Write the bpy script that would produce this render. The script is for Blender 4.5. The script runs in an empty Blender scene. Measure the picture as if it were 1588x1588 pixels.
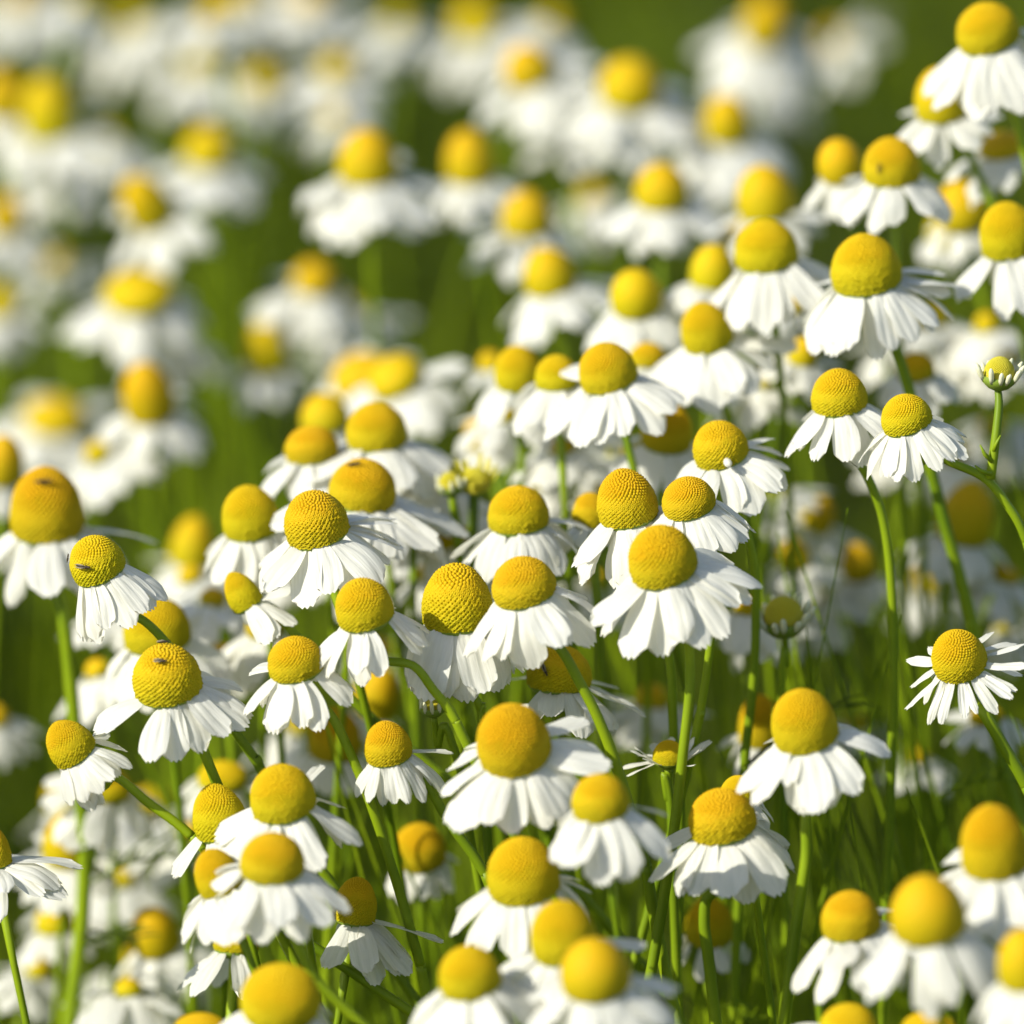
import bpy, math, random
import numpy as np
from mathutils import Vector, Matrix, Euler, Quaternion
from mathutils.kdtree import KDTree

R = math.radians
scene = bpy.context.scene
COL = scene.collection

# ------------------------------------------------------------------ camera, sky, sun, exposure
PITCH = R(19.0)
FD = 1.2                       # focus distance in metres
FW = 0.12                      # width of the field at the focus distance
APERTURE = 0.031
FOCUS = Vector((0, 0, 0.26))
FWD = Vector((0, math.cos(PITCH), -math.sin(PITCH)))
UP = Vector((0, math.sin(PITCH), math.cos(PITCH)))
RT = Vector((1, 0, 0))
CAM = FOCUS - FWD * FD
K = APERTURE / FW * 1588.0     # blur circle in photo pixels per relative defocus

cd = bpy.data.cameras.new("camera")
cam = bpy.data.objects.new("camera", cd)
COL.objects.link(cam)
cam.location = CAM
cam.rotation_euler = (math.pi / 2 - PITCH, 0, 0)
cd.sensor_width = 36.0
cd.lens = 36.0 * FD / FW
cd.clip_start = 0.05
cd.clip_end = 200
cd.dof.use_dof = True
cd.dof.focus_distance = FD
cd.dof.aperture_fstop = cd.lens / 1000.0 / APERTURE
scene.camera = cam

SUN_TO = Vector((-0.72, -0.42, 0.60)).normalized()
world = bpy.data.worlds.new("World")
scene.world = world
world.use_nodes = True
wn = world.node_tree
sky = wn.nodes.new("ShaderNodeTexSky")
sky.sky_type = 'NISHITA'
sky.sun_disc = False
sky.sun_elevation = math.asin(SUN_TO.z)
sky.sun_rotation = math.atan2(SUN_TO.x, SUN_TO.y)
bg = wn.nodes["Background"]
bg.inputs["Strength"].default_value = 0.12
wn.links.new(sky.outputs[0], bg.inputs["Color"])

sl = bpy.data.lights.new("sun", 'SUN')
sl.energy = 4.5
sl.angle = R(0.5)
sl.color = (1.0, 0.95, 0.80)
so = bpy.data.objects.new("sun", sl)
COL.objects.link(so)
so.rotation_euler = SUN_TO.to_track_quat('Z', 'Y').to_euler()

scene.view_settings.view_transform = 'Standard'
scene.view_settings.look = 'None'
scene.view_settings.exposure = 0.60
scene.view_settings.gamma = 1.0
scene.render.engine = 'CYCLES'
scene.cycles.use_denoising = True
scene.cycles.max_bounces = 6
scene.cycles.diffuse_bounces = 4
scene.cycles.transmission_bounces = 4
scene.cycles.caustics_reflective = False
scene.cycles.caustics_refractive = False


def at(x, y, d):
    s = FW / 1588.0 * d / FD
    return CAM + FWD * d + RT * ((x - 794) * s) + UP * ((794 - y) * s)


def depth(c):
    return FD / (1 - c / K)


# ------------------------------------------------------------------ materials
def mat(name):
    m = bpy.data.materials.new(name)
    m.use_nodes = True
    nt = m.node_tree
    nt.nodes.clear()
    out = nt.nodes.new("ShaderNodeOutputMaterial")
    return m, nt, out


def N(nt, t, **kw):
    n = nt.nodes.new(t)
    for k, v in kw.items():
        setattr(n, k, v)
    return n


def ramp(nt, fac, stops):
    r = N(nt, "ShaderNodeValToRGB")
    els = r.color_ramp.elements
    while len(els) < len(stops):
        els.new(0.5)
    for e, (p, c) in zip(els, stops):
        e.position = p
        e.color = (*c, 1)
    nt.links.new(fac, r.inputs[0])
    return r


def make_petal_mat():
    m, nt, out = mat("petal_white")
    L = nt.links
    info = N(nt, "ShaderNodeObjectInfo")
    tc = N(nt, "ShaderNodeTexCoord")
    mp = N(nt, "ShaderNodeMapping")
    mp.inputs["Scale"].default_value = (2.5, 34, 3)
    L.new(tc.outputs["Object"], mp.inputs[0])
    add = N(nt, "ShaderNodeVectorMath", operation='ADD')
    L.new(mp.outputs[0], add.inputs[0])
    L.new(info.outputs["Random"], add.inputs[1])
    no = N(nt, "ShaderNodeTexNoise")
    no.inputs["Scale"].default_value = 1.0
    no.inputs["Detail"].default_value = 4
    L.new(add.outputs[0], no.inputs["Vector"])
    r = ramp(nt, no.outputs["Fac"], [(0.3, (0.68, 0.68, 0.63)), (0.62, (0.80, 0.795, 0.75))])
    bump = N(nt, "ShaderNodeBump")
    bump.inputs["Strength"].default_value = 0.25
    bump.inputs["Distance"].default_value = 0.0006
    L.new(no.outputs["Fac"], bump.inputs["Height"])
    p = N(nt, "ShaderNodeBsdfPrincipled")
    p.inputs["Roughness"].default_value = 0.55
    p.inputs["Specular IOR Level"].default_value = 0.25
    L.new(r.outputs[0], p.inputs["Base Color"])
    L.new(bump.outputs[0], p.inputs["Normal"])
    t = N(nt, "ShaderNodeBsdfTranslucent")
    t.inputs["Color"].default_value = (0.86, 0.84, 0.70, 1)
    mx = N(nt, "ShaderNodeMixShader")
    mx.inputs[0].default_value = 0.42
    L.new(p.outputs[0], mx.inputs[1])
    L.new(t.outputs[0], mx.inputs[2])
    L.new(mx.outputs[0], out.inputs[0])
    return m


def make_disc_mat():
    m, nt, out = mat("floret_yellow")
    L = nt.links
    info = N(nt, "ShaderNodeObjectInfo")
    tc = N(nt, "ShaderNodeTexCoord")
    sep = N(nt, "ShaderNodeSeparateXYZ")
    L.new(tc.outputs["Generated"], sep.inputs[0])
    no = N(nt, "ShaderNodeTexNoise")
    no.inputs["Scale"].default_value = 7.0
    no.inputs["Detail"].default_value = 3
    L.new(tc.outputs["Generated"], no.inputs["Vector"])
    ma = N(nt, "ShaderNodeMath", operation='MULTIPLY_ADD')
    L.new(no.outputs["Fac"], ma.inputs[0])
    ma.inputs[1].default_value = 0.5
    L.new(sep.outputs["Z"], ma.inputs[2])
    # darker greenish yellow at the rim, brighter orange yellow at the crown
    r = ramp(nt, ma.outputs[0], [(0.15, (0.31, 0.275, 0.002)), (0.5, (0.385, 0.315, 0.002)), (0.8, (0.44, 0.325, 0.002)), (1.0, (0.49, 0.32, 0.002))])
    hs = N(nt, "ShaderNodeHueSaturation")
    mr = N(nt, "ShaderNodeMapRange")
    mr.inputs["To Min"].default_value = 0.488
    mr.inputs["To Max"].default_value = 0.508
    L.new(info.outputs["Random"], mr.inputs[0])
    L.new(mr.outputs[0], hs.inputs["Hue"])
    L.new(r.outputs[0], hs.inputs["Color"])
    p = N(nt, "ShaderNodeBsdfPrincipled")
    p.inputs["Roughness"].default_value = 0.7
    p.inputs["Specular IOR Level"].default_value = 0.15
    L.new(hs.outputs[0], p.inputs["Base Color"])
    L.new(p.outputs[0], out.inputs[0])
    return m


def make_green_mat(name, c1, c2, scale, tr=0.12):
    m, nt, out = mat(name)
    L = nt.links
    tc = N(nt, "ShaderNodeTexCoord")
    no = N(nt, "ShaderNodeTexNoise")
    no.inputs["Scale"].default_value = scale
    no.inputs["Detail"].default_value = 3
    L.new(tc.outputs["Object"], no.inputs["Vector"])
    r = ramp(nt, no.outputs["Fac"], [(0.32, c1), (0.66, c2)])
    p = N(nt, "ShaderNodeBsdfPrincipled")
    p.inputs["Roughness"].default_value = 0.5
    p.inputs["Specular IOR Level"].default_value = 0.3
    L.new(r.outputs[0], p.inputs["Base Color"])
    t = N(nt, "ShaderNodeBsdfTranslucent")
    L.new(r.outputs[0], t.inputs["Color"])
    mx = N(nt, "ShaderNodeMixShader")
    mx.inputs[0].default_value = tr
    L.new(p.outputs[0], mx.inputs[1])
    L.new(t.outputs[0], mx.inputs[2])
    L.new(mx.outputs[0], out.inputs[0])
    return m


M_PETAL = make_petal_mat()
M_DISC = make_disc_mat()
M_STEM = make_green_mat("stem_green", (0.11, 0.185, 0.002), (0.24, 0.33, 0.005), 55)
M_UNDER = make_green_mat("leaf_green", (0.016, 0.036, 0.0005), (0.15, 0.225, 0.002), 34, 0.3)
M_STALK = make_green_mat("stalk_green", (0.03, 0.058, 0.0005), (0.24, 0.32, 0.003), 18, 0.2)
M_CALYX = make_green_mat("calyx_green", (0.13, 0.2, 0.02), (0.22, 0.3, 0.035), 300)
M_BUD = make_green_mat("bud_yellow_green", (0.42, 0.38, 0.02), (0.58, 0.5, 0.03), 500)
M_BUDRAY = make_green_mat("young_ray_cream", (0.62, 0.62, 0.36), (0.78, 0.78, 0.6), 300, 0.2)
M_SOIL = make_green_mat("dark_soil", (0.012, 0.015, 0.003), (0.03, 0.034, 0.006), 30, 0.0)
M_BUG = make_green_mat("insect_brown", (0.012, 0.009, 0.006), (0.05, 0.035, 0.02), 3000, 0.0)
M_WING = make_green_mat("insect_wing", (0.22, 0.19, 0.13), (0.35, 0.3, 0.22), 3000, 0.3)


# ------------------------------------------------------------------ mesh helpers
class MB:
    def __init__(s):
        s.v, s.f, s.n, s.mi = [], [], 0, []

    def add(s, verts, faces, mi=0):
        s.v.append(np.asarray(verts, dtype=float).reshape(-1, 3))
        o = s.n
        s.f.extend([tuple(i + o for i in f) for f in faces])
        s.mi.extend([mi] * len(faces))
        s.n += len(s.v[-1])

    def tube(s, pts, radii, sides=6, cap=True, mi=0):
        pts = [Vector(p) for p in pts]
        n = len(pts)
        vs, fs = [], []
        t0 = (pts[1] - pts[0]).normalized()
        ref = Vector((1, 0, 0)) if abs(t0.x) < 0.8 else Vector((0, 1, 0))
        a = t0.cross(ref).normalized()
        for i in range(n):
            t = (pts[min(i + 1, n - 1)] - pts[max(i - 1, 0)])
            t = t.normalized() if t.length > 1e-9 else t0
            a = (a - t * a.dot(t)).normalized()
            b = t.cross(a)
            r = radii[i] if hasattr(radii, '__len__') else radii
            for k in range(sides):
                w = 2 * math.pi * k / sides
                vs.append(pts[i] + (a * math.cos(w) + b * math.sin(w)) * r)
        for i in range(n - 1):
            for k in range(sides):
                k2 = (k + 1) % sides
                fs.append((i * sides + k, i * sides + k2, (i + 1) * sides + k2, (i + 1) * sides + k))
        if cap:
            fs.append(tuple(range(sides))[::-1])
            fs.append(tuple((n - 1) * sides + k for k in range(sides)))
        s.add([tuple(v) for v in vs], fs, mi)

    def lathe(s, prof, sides=16, mat4=None, mi=0):
        vs, fs = [], []
        for r, z in prof:
            for k in range(sides):
                w = 2 * math.pi * k / sides
                p = Vector((r * math.cos(w), r * math.sin(w), z))
                vs.append(tuple(mat4 @ p if mat4 else p))
        for i in range(len(prof) - 1):
            for k in range(sides):
                k2 = (k + 1) % sides
                fs.append((i * sides + k, i * sides + k2, (i + 1) * sides + k2, (i + 1) * sides + k))
        s.add(vs, fs, mi)

    def mesh(s, name, mats, smooth=True):
        me = bpy.data.meshes.new(name)
        v = np.concatenate(s.v)
        me.from_pydata(v.tolist(), [], s.f)
        for m in (mats if isinstance(mats, (list, tuple)) else [mats]):
            me.materials.append(m)
        if isinstance(mats, (list, tuple)) and len(mats) > 1:
            me.polygons.foreach_set("material_index", s.mi)
        if smooth:
            me.polygons.foreach_set("use_smooth", [True] * len(me.polygons))
        me.update()
        return me


def link(name, me, parent=None, mw=None):
    """Link a mesh; mw is its world matrix; parents are pure translations."""
    o = bpy.data.objects.new(name, me)
    COL.objects.link(o)
    if parent is not None:
        o.parent = parent
        if mw is not None:
            o.matrix_local = Matrix.Translation(-Vector(parent.get("world", parent.location))) @ mw
    elif mw is not None:
        o.matrix_world = mw
    return o


def empty(name, loc, label, cat, group=None):
    e = bpy.data.objects.new(name, None)
    COL.objects.link(e)
    e.location = loc
    e.empty_display_size = 0.01
    e["label"] = label
    e["category"] = cat
    if group:
        e["group"] = group
    return e


def bezier(p0, p1, p2, p3, n):
    out = []
    for i in range(n + 1):
        t = i / n
        u = 1 - t
        out.append(p0 * u ** 3 + p1 * 3 * u * u * t + p2 * 3 * u * t * t + p3 * t ** 3)
    return out


def catmull(pts, per=6):
    P = [pts[0] * 2 - pts[1]] + list(pts) + [pts[-1] * 2 - pts[-2]]
    out = []
    for i in range(1, len(P) - 2):
        for k in range(per):
            t = k / per
            a, b, c, d = P[i - 1], P[i], P[i + 1], P[i + 2]
            out.append(0.5 * ((2 * b) + (c - a) * t + (2 * a - 5 * b + 4 * c - d) * t * t + (3 * b - a - 3 * c + d) * t ** 3))
    out.append(P[-2])
    return out


def thread_leaf(b, p, dirv, L, r, rnd_, mi=0):
    """a chamomile leaf: a rachis with thread-like pinnae"""
    up = Vector((0, 0, 1))
    pts = [p + dirv * L * t + up * L * (.35 * t - .45 * t * t) for t in (0, .33, .66, 1)]
    b.tube(pts, [r, r * .9, r * .7, r * .4], 4, False, mi)
    for t in (.25, .4, .55, .7, .85):
        q = p + dirv * L * t + up * L * (.35 * t - .45 * t * t)
        for sgn in (-1, 1):
            side = dirv.cross(up) * sgn
            e = q + (side * .8 + dirv * .6 + up * rnd_.uniform(-.2, .5)).normalized() * L * .33 * (1.1 - .5 * t)
            b.tube([q, (q + e) / 2 + up * L * .02, e], [r * .65, r * .6, r * .3], 4, False, mi)


# ------------------------------------------------------------------ petals (unit length along +X, up +Z)
def petal_geo(curve, width, seed, nu=14, nv=16, arch=0.05, roll=0.0, narrow=0.0):
    rnd = random.Random(seed)
    ph = rnd.random() * 6.28
    wob = rnd.uniform(-0.06, 0.06)
    tooth = rnd.uniform(0.025, 0.06)
    skew = rnd.uniform(-0.05, 0.05)
    verts = []
    x = z = 0.0
    px = []
    for i in range(nu + 1):
        t = i / nu
        px.append((x, z))
        a = -curve * t ** 1.3
        x += math.cos(a) / nu
        z += math.sin(a) / nu
    for i in range(nu + 1):
        t = i / nu
        if t < 0.62:
            w = 0.36 + 0.64 * math.sin(math.pi / 2 * (t / 0.62)) ** 0.62
        else:
            q = (t - 0.62) / 0.38
            w = (max(0.0, 1 - q ** 2.6)) ** 0.5 * 0.5 + 0.5 if q < 1 else 0.5
        w = max(w, 0.30) * width * 0.5
        cx, cz = px[i]
        a = -curve * t ** 1.3
        for j in range(nv + 1):
            s = j / nv * 2 - 1
            # toothed tip
            end = 0.0
            if t > 0.80:
                q = (t - 0.80) / 0.20
                end = -tooth * q * (0.5 - 0.5 * math.cos(s * 3 * math.pi)) - 0.10 * q * s ** 4
            groove = -0.017 * (math.exp(-((s - 0.34) / 0.13) ** 2) + math.exp(-((s + 0.34) / 0.13) ** 2)) * min(1, t * 4)
            h = -arch * s * s * min(1, 0.3 + t * 2) + groove - 0.005 * math.exp(-(s / 0.10) ** 2) * min(1, t * 3) + roll * abs(s) ** 3 * 0.1
            h += 0.012 * math.sin(ph + t * 7 + s * 2)
            yy = s * w + wob * t * t + skew * math.sin(t * 3)
            verts.append((cx + end * math.cos(a) - h * math.sin(a), yy, cz + end * math.sin(a) + h * math.cos(a)))
    faces = []
    for i in range(nu):
        for j in range(nv):
            b = i * (nv + 1) + j
            faces.append((b, b + nv + 1, b + nv + 2, b + 1))
    return verts, faces


PET = []
_pr = random.Random(5)
for k in range(26):
    cv = (0.15, 0.35, 0.55, 0.8, 0.45)[k % 5] + _pr.uniform(-0.1, 0.1)
    mb = MB()
    mb.add(*petal_geo(cv, _pr.uniform(0.41, 0.54), 100 + k, arch=_pr.uniform(0.0, 0.06), roll=_pr.uniform(-0.3, 0.3)))
    PET.append(mb.mesh("petal_mesh", M_PETAL))
PET_NARROW = []
for k in range(6):
    mb = MB()
    mb.add(*petal_geo(_pr.uniform(0.0, 0.5), _pr.uniform(0.19, 0.26), 300 + k, arch=_pr.uniform(0.03, 0.09), roll=0.5))
    PET_NARROW.append(mb.mesh("petal_mesh", M_PETAL))


# ------------------------------------------------------------------ discs (unit base diameter, unit height, base at z=0)
def disc_point(s, tip):
    """s = 0 apex .. 1 rim"""
    ph = s * R(105)
    r = 0.5 * math.sin(ph)
    z = math.cos(ph)
    if z > 0:
        z = z * (1 - tip) + tip * (1 - (r / 0.5) ** 1.15)
    zz = 0.78 * z + 0.0
    return r, zz


Z0 = disc_point(1, 0)[1]


def disc_mesh(seed, hi=True, tip=0.2, nseeds=760, open_from=0.45):
    rnd = random.Random(seed)
    ns, nr = (540, 230) if hi else (48, 24)
    prof = []
    for i in range(nr + 1):
        r, z = disc_point(i / nr, tip)
        prof.append((r, (z - Z0) / (0.78 - Z0)))
    if not hi:
        mb = MB()
        mb.lathe([(max(r, 1e-4), z) for r, z in prof], ns)
        return mb.mesh("disc_mesh", M_DISC)
    # area table for even floret packing
    ks = np.linspace(0, 1, 1500)
    rz = np.array([disc_point(k, tip) for k in ks])
    rr, zz = rz[:, 0], (rz[:, 1] - Z0) / (0.78 - Z0) * 0.8
    dl = np.hypot(np.diff(rr), np.diff(zz))
    ar = np.concatenate([[0], np.cumsum(dl * (rr[1:] + rr[:-1]) * math.pi)])
    spacing = math.sqrt(ar[-1] / nseeds) * 1.07
    kd = KDTree(nseeds)
    sj = []
    for i in range(nseeds):
        aa = ar[-1] * (i + 0.5) / nseeds
        k = np.interp(aa, ar, ks)
        r, z = np.interp(k, ks, rr), np.interp(k, ks, zz)
        w = i * 2.399963 + rnd.gauss(0, 0.004)
        kd.insert(Vector((r * math.cos(w), r * math.sin(w), z)) + Vector((rnd.gauss(0, .055), rnd.gauss(0, .055), rnd.gauss(0, .055))) * spacing, i)
        sj.append((rnd.uniform(0.75, 1.25), k))
    kd.balance()
    verts, faces = [], []
    of = open_from
    for i in range(nr + 1):
        r, z = prof[i]
        z *= 0.8
        i0, i1 = max(i - 1, 0), min(i + 1, nr)
        tr, tz = prof[i1][0] - prof[i0][0], (prof[i1][1] - prof[i0][1]) * 0.62
        ln = math.hypot(tr, tz) or 1
        nr_, nz_ = -tz / ln, tr / ln
        for k in range(ns):
            w = 2 * math.pi * k / ns
            c, s_ = math.cos(w), math.sin(w)
            p = Vector((r * c, r * s_, z))
            hits = kd.find_n(p, 2)
            d1 = hits[0][2] / spacing
            amp, kk = sj[hits[0][1]]
            opn = min(1, max(0, (kk - of - 0.06 * (amp - 1)) / 0.28))
            bud = max(0, 1 - (d1 / 0.62) ** 2) * 0.75
            d2 = hits[1][2] / spacing
            # open florets: a honeycomb of rims round small pits
            ring = (1 - math.exp(-(d1 / 0.33) ** 2)) * 0.9 * amp * (0.55 + 0.45 * min(1, (d2 - d1) * 2))
            h = (bud * (1 - opn) + ring * opn - 0.75) * spacing
            verts.append((r * c + nr_ * c * h, r * s_ + nr_ * s_ * h, (z + nz_ * h) / 0.8))
    for i in range(nr):
        for k in range(ns):
            k2 = (k + 1) % ns
            faces.append((i * ns + k, (i + 1) * ns + k, (i + 1) * ns + k2, i * ns + k2))
    mb = MB()
    mb.add(verts, faces)
    return mb.mesh("disc_mesh", M_DISC)


DISC = [disc_mesh(1, tip=0.04, open_from=0.34), disc_mesh(2, tip=0.16, nseeds=840, open_from=0.5),
        disc_mesh(3, tip=0.0, nseeds=700, open_from=0.42), disc_mesh(4, tip=0.08, nseeds=800, open_from=0.6)]
DISC_LO = [disc_mesh(5, hi=False, tip=0.0), disc_mesh(6, hi=False, tip=0.1)]


def corolla_geo(seed, n, pl, droop, dj, narrow=False):
    """all rays of one far-off head as arrays, in disc-width units"""
    rnd = random.Random(seed)
    mb = MB()
    for k in range(n):
        az = 2 * math.pi * (k + rnd.uniform(-0.3, 0.3)) / n
        v, f = petal_geo(rnd.uniform(0.15, 0.8), rnd.uniform(0.42, 0.55), seed * 50 + k, nu=7, nv=4)
        L = pl * rnd.uniform(0.88, 1.12)
        m = Matrix.Rotation(az, 4, 'Z') @ Matrix.Translation((0.40, 0, rnd.uniform(-0.03, 0.03))) @ Matrix.Rotation(R(droop + rnd.gauss(0, dj)), 4, 'Y') @ Matrix.Scale(L, 4)
        mb.add([tuple(m @ Vector(p)) for p in v], f)
    return mb


COROLLA = {}
for dr in (30, 42, 54, 66):
    COROLLA[dr] = [corolla_geo(dr * 10 + q, 11 + q * 2, 1.05, dr, 15).mesh("corolla_mesh", M_PETAL) for q in range(4)]

cal = MB()
cal.lathe([(0.44, 0.03), (0.46, -0.03), (0.38, -0.10), (0.24, -0.17), (0.11, -0.22), (0.06, -0.27)], 20)
CALYX = cal.mesh("calyx_mesh", M_CALYX)

DISC_YOUNG = DISC[3].copy()
DISC_YOUNG.materials[0] = M_BUD
PET_YOUNG = []
for q in PET_NARROW[:3]:
    q = q.copy()
    q.materials[0] = M_BUD
    PET_YOUNG.append(q)

# ------------------------------------------------------------------ setting: soil
g = MB()
xs = np.linspace(-60, 60, 41)
gv, gf = [], []
NX = 160
def gcoord(i):
    q = (i / NX) * 2 - 1
    return math.copysign(abs(q) ** 4 * 60 + abs(q) * 0.8, q)
for j in range(NX + 1):
    for i in range(NX + 1):
        x, y = gcoord(i), gcoord(j)
        gv.append((x, y, 0.006 * math.sin(x * 31 + y * 17) * math.cos(y * 23 - x * 9)))
for j in range(NX):
    for i in range(NX):
        b = j * (NX + 1) + i
        gf.append((b, b + 1, b + NX + 2, b + NX + 1))
g.add(gv, gf)
ground = link("ground", g.mesh("ground", M_SOIL))
ground["kind"] = "structure"
ground["label"] = "dark soil under the chamomile bed"
ground["category"] = "ground"

# ------------------------------------------------------------------ flowers
GROUP = "chamomile flowers in the bed"
FL = []          # every flower record, for spacing the undergrowth


def frame_axes(lean, face):
    l, f = R(lean), R(face)
    ax = (UP * (math.cos(f) * math.cos(l)) - RT * (math.cos(f) * math.sin(l)) - FWD * math.sin(f)).normalized()
    back = -FWD
    e1 = (back - ax * back.dot(ax)).normalized()
    e2 = ax.cross(e1)
    return ax, e1, e2


def head_matrix(base, ax, e1, e2):
    return Matrix(((e1.x, e2.x, ax.x, base.x), (e1.y, e2.y, ax.y, base.y), (e1.z, e2.z, ax.z, base.z), (0, 0, 0, 1)))


def stem_path(base, ax, way, d, rnd):
    """from the head down to the soil; way = photo points the stem passes"""
    p0 = base - ax * 0.0
    if way:
        pts = [p0, base - ax * 0.004]
        y0 = None
        for (x, y) in way:
            # the stem drops vertically, so it recedes a little from a camera that looks down
            q = at(x, y, d)
            drop = base.z - q.z
            q = at(x, y, d + max(0, drop) * math.tan(PITCH) * 0.9)
            pts.append(q)
        dv = (pts[-1] - pts[-2]).normalized()
        last = pts[-1]
        L = last.z * 0.35
        m = last + dv * L
        root = Vector((m.x + dv.x * 0.02, m.y + dv.y * 0.02, 0.0))
        if m.z < 0.02:
            m.z = last.z * 0.5
        pts += [m, root]
        return catmull(pts, 7), root
    h = Vector((-ax.x, -ax.y, 0))
    root = Vector((base.x, base.y, 0)) + h * 0.05 + Vector((rnd.uniform(-0.025, 0.025), rnd.uniform(-0.01, 0.03), 0))
    L = base.z
    p1 = base - ax * L * 0.32
    p2 = root + Vector((rnd.uniform(-0.012, 0.012), rnd.uniform(-0.012, 0.012), L * 0.45))
    return bezier(p0, p1, p2, root, 18), root


def flower(x, y, w, h, lean, face, c, label, n=15, pl=1.05, dr=50, dj=8, stem=None, narrow=False,
           skip=(), extra=(), var=None, wid=1.0, seed=None, sr=1.0, young=False, cat="flower", name="chamomile_flower"):
    idx = len(FL)
    rnd = random.Random(1000 + idx if seed is None else seed)
    d = depth(c)
    s = FW / 1588.0 * d / FD
    D = w * s
    f = R(face)
    T = h / w
    top = max(T - 0.5 * math.sin(f), 0.3)
    hr = math.sqrt(max(top * top - (0.5 * math.sin(f)) ** 2, 0.09)) / math.cos(f)
    hr = min(max(hr, 0.36), 1.1)
    ax, e1, e2 = frame_axes(lean, face)
    # the seen disc spans from its base rim to its dome; put its middle at the photo point
    up_ext = math.sqrt((hr * math.cos(f)) ** 2 + (0.5 * math.sin(f)) ** 2)
    dn_ext = 0.5 * math.sin(f)
    mid = (up_ext - dn_ext) / 2 * D
    l = R(lean)
    ctr = at(x, y, d)
    base = ctr - (UP * math.cos(l) - RT * math.sin(l)) * mid
    HM = head_matrix(base, ax, e1, e2)
    pts, root = stem_path(base - ax * 0.2 * D, ax, stem, d, rnd)
    th = empty(name, root, label, cat, GROUP)
    sharp = abs(c) <= 17
    # stem
    sb = MB()
    r0 = 0.00044 * sr
    nn = len(pts)
    rad = [r0 * (1.0 + 0.35 * i / nn) for i in range(nn)]
    rad[0] *= 1.5
    if sharp and idx % 3 == 0 and len(pts) > 14:
        for q in (0.5, 0.6, 0.7):
            p = pts[int(len(pts) * q)]
            if p.z > base.z - 0.038:
                continue
            lb = MB()
            a = rnd.uniform(0, 6.28)
            dv = Vector((math.cos(a), math.sin(a), rnd.uniform(.2, .6))).normalized()
            thread_leaf(lb, p - root, dv, rnd.uniform(.012, .02), .00026, rnd)
            link("leaf", lb.mesh("leaf_mesh", M_UNDER), th, Matrix.Translation(root))
    sb.tube([p - root for p in pts], rad, 8 if sharp else 5)
    link("stem", sb.mesh("stem_mesh", M_STEM), th, Matrix.Translation(root))
    # calyx
    link("calyx", CALYX, th, HM @ Matrix.Scale(D, 4))
    # disc
    dm = rnd.choice(DISC) if var is None else DISC[var]
    if not sharp:
        dm = rnd.choice(DISC_LO)
    if young:
        dm = DISC_YOUNG
    link("disc", dm, th, HM @ Matrix.Rotation(rnd.uniform(0, 6.28), 4, 'Z') @ Matrix.Diagonal((D, D, D * hr, 1)))
    # rays
    if sharp:
        PM = PET_YOUNG if young else PET_NARROW if narrow else PET
        off = rnd.uniform(0, 6.28)
        for k in range(n):
            az = (360.0 * (k + rnd.uniform(-0.28, 0.28)) / n + math.degrees(off)) % 360
            if any((a0 <= az <= a1) or (a0 <= az - 360 <= a1) for a0, a1 in skip):
                continue
            if rnd.random() < .06:
                continue
            L = D * pl * rnd.uniform(0.86, 1.1)
            a = dr + rnd.gauss(0, dj)
            put_petal(th, HM, D, az, L, a, rnd, PM, wid)
        for e in extra:
            az, le, a = e[:3]
            put_petal(th, HM, D, az, D * le, a, rnd, PM, wid * (e[3] if len(e) > 3 else 1))
    else:
        key = min(COROLLA, key=lambda q: abs(q - dr))
        co = rnd.choice(COROLLA[key])
        link("corolla", co, th, HM @ Matrix.Rotation(rnd.uniform(0, 6.28), 4, 'Z') @ Matrix.Scale(D * pl / 1.05, 4))
    rec = dict(base=base, ax=ax, D=D, hr=hr, HM=HM, th=th, pts=pts, d=d)
    FL.append(rec)
    return rec


def put_petal(th, HM, D, az, L, droop, rnd, PM, wid=1.0):
    m = HM @ Matrix.Rotation(R(az), 4, 'Z') @ Matrix.Translation((0.40 * D, 0, rnd.uniform(-0.05, 0.02) * D)) \
        @ Matrix.Rotation(R(droop), 4, 'Y') @ Matrix.Rotation(R(rnd.gauss(0, 9)), 4, 'X') \
        @ Matrix.Diagonal((L, L * wid * rnd.uniform(0.92, 1.1), L, 1))
    return link("petal", rnd.choice(PM), th, m)


def F(x, y, w, h, lean, face, c, label, n=15, pl=1.05, dr=50, dj=8, **kw):
    if c > 18:
        c = 18 + (c - 18) * 1.42
        j = random.Random(int(x * 7 + y))
        lean += j.gauss(0, 9)
        face += j.gauss(0, 5)
    return flower(x, y, w, h * .96, lean, face, c, label, n=n + 2, pl=pl * (.88 if pl < 1.3 else .95), dr=dr - 14 if dr > 20 else dr, dj=dj * 1.6, **kw)


# --- sharp band, left side
F(148, 868, 88, 80, 24, 24, 0.5, "sharp flower with an insect on its disc, just below the tall blurred left edge cone", n=13, pl=1.08, dr=56, var=2, skip=[(200, 285)], extra=[(300, 1.05, 50, 1.1), (320, 1.05, 52)], stem=[(222, 962), (262, 1002), (330, 1090), (400, 1185), (440, 1260)], sr=1.15)
F(258, 1047, 110, 104, 10, 30, -1.5, "sharp flower with two insects on its disc and one ray held straight out left", n=15, pl=1.02, dr=44, var=0, skip=[(200, 305)], extra=[(285, .85, 12, 1.3)], stem=[(300, 1135), (335, 1212), (380, 1330)], sr=1.2)
F(105, 1150, 75, 78, 36, 22, -1.5, "small sharp flower bowing left on a slanting stem, its rays swept to lower right", n=14, pl=1.1, dr=52, var=1, skip=[(200, 300)], extra=[(318, 1.1, 70), (335, 1.05, 74), (350, 1.0, 66)], stem=[(180, 1205), (230, 1245), (292, 1292), (380, 1385)], sr=1.1)
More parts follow.
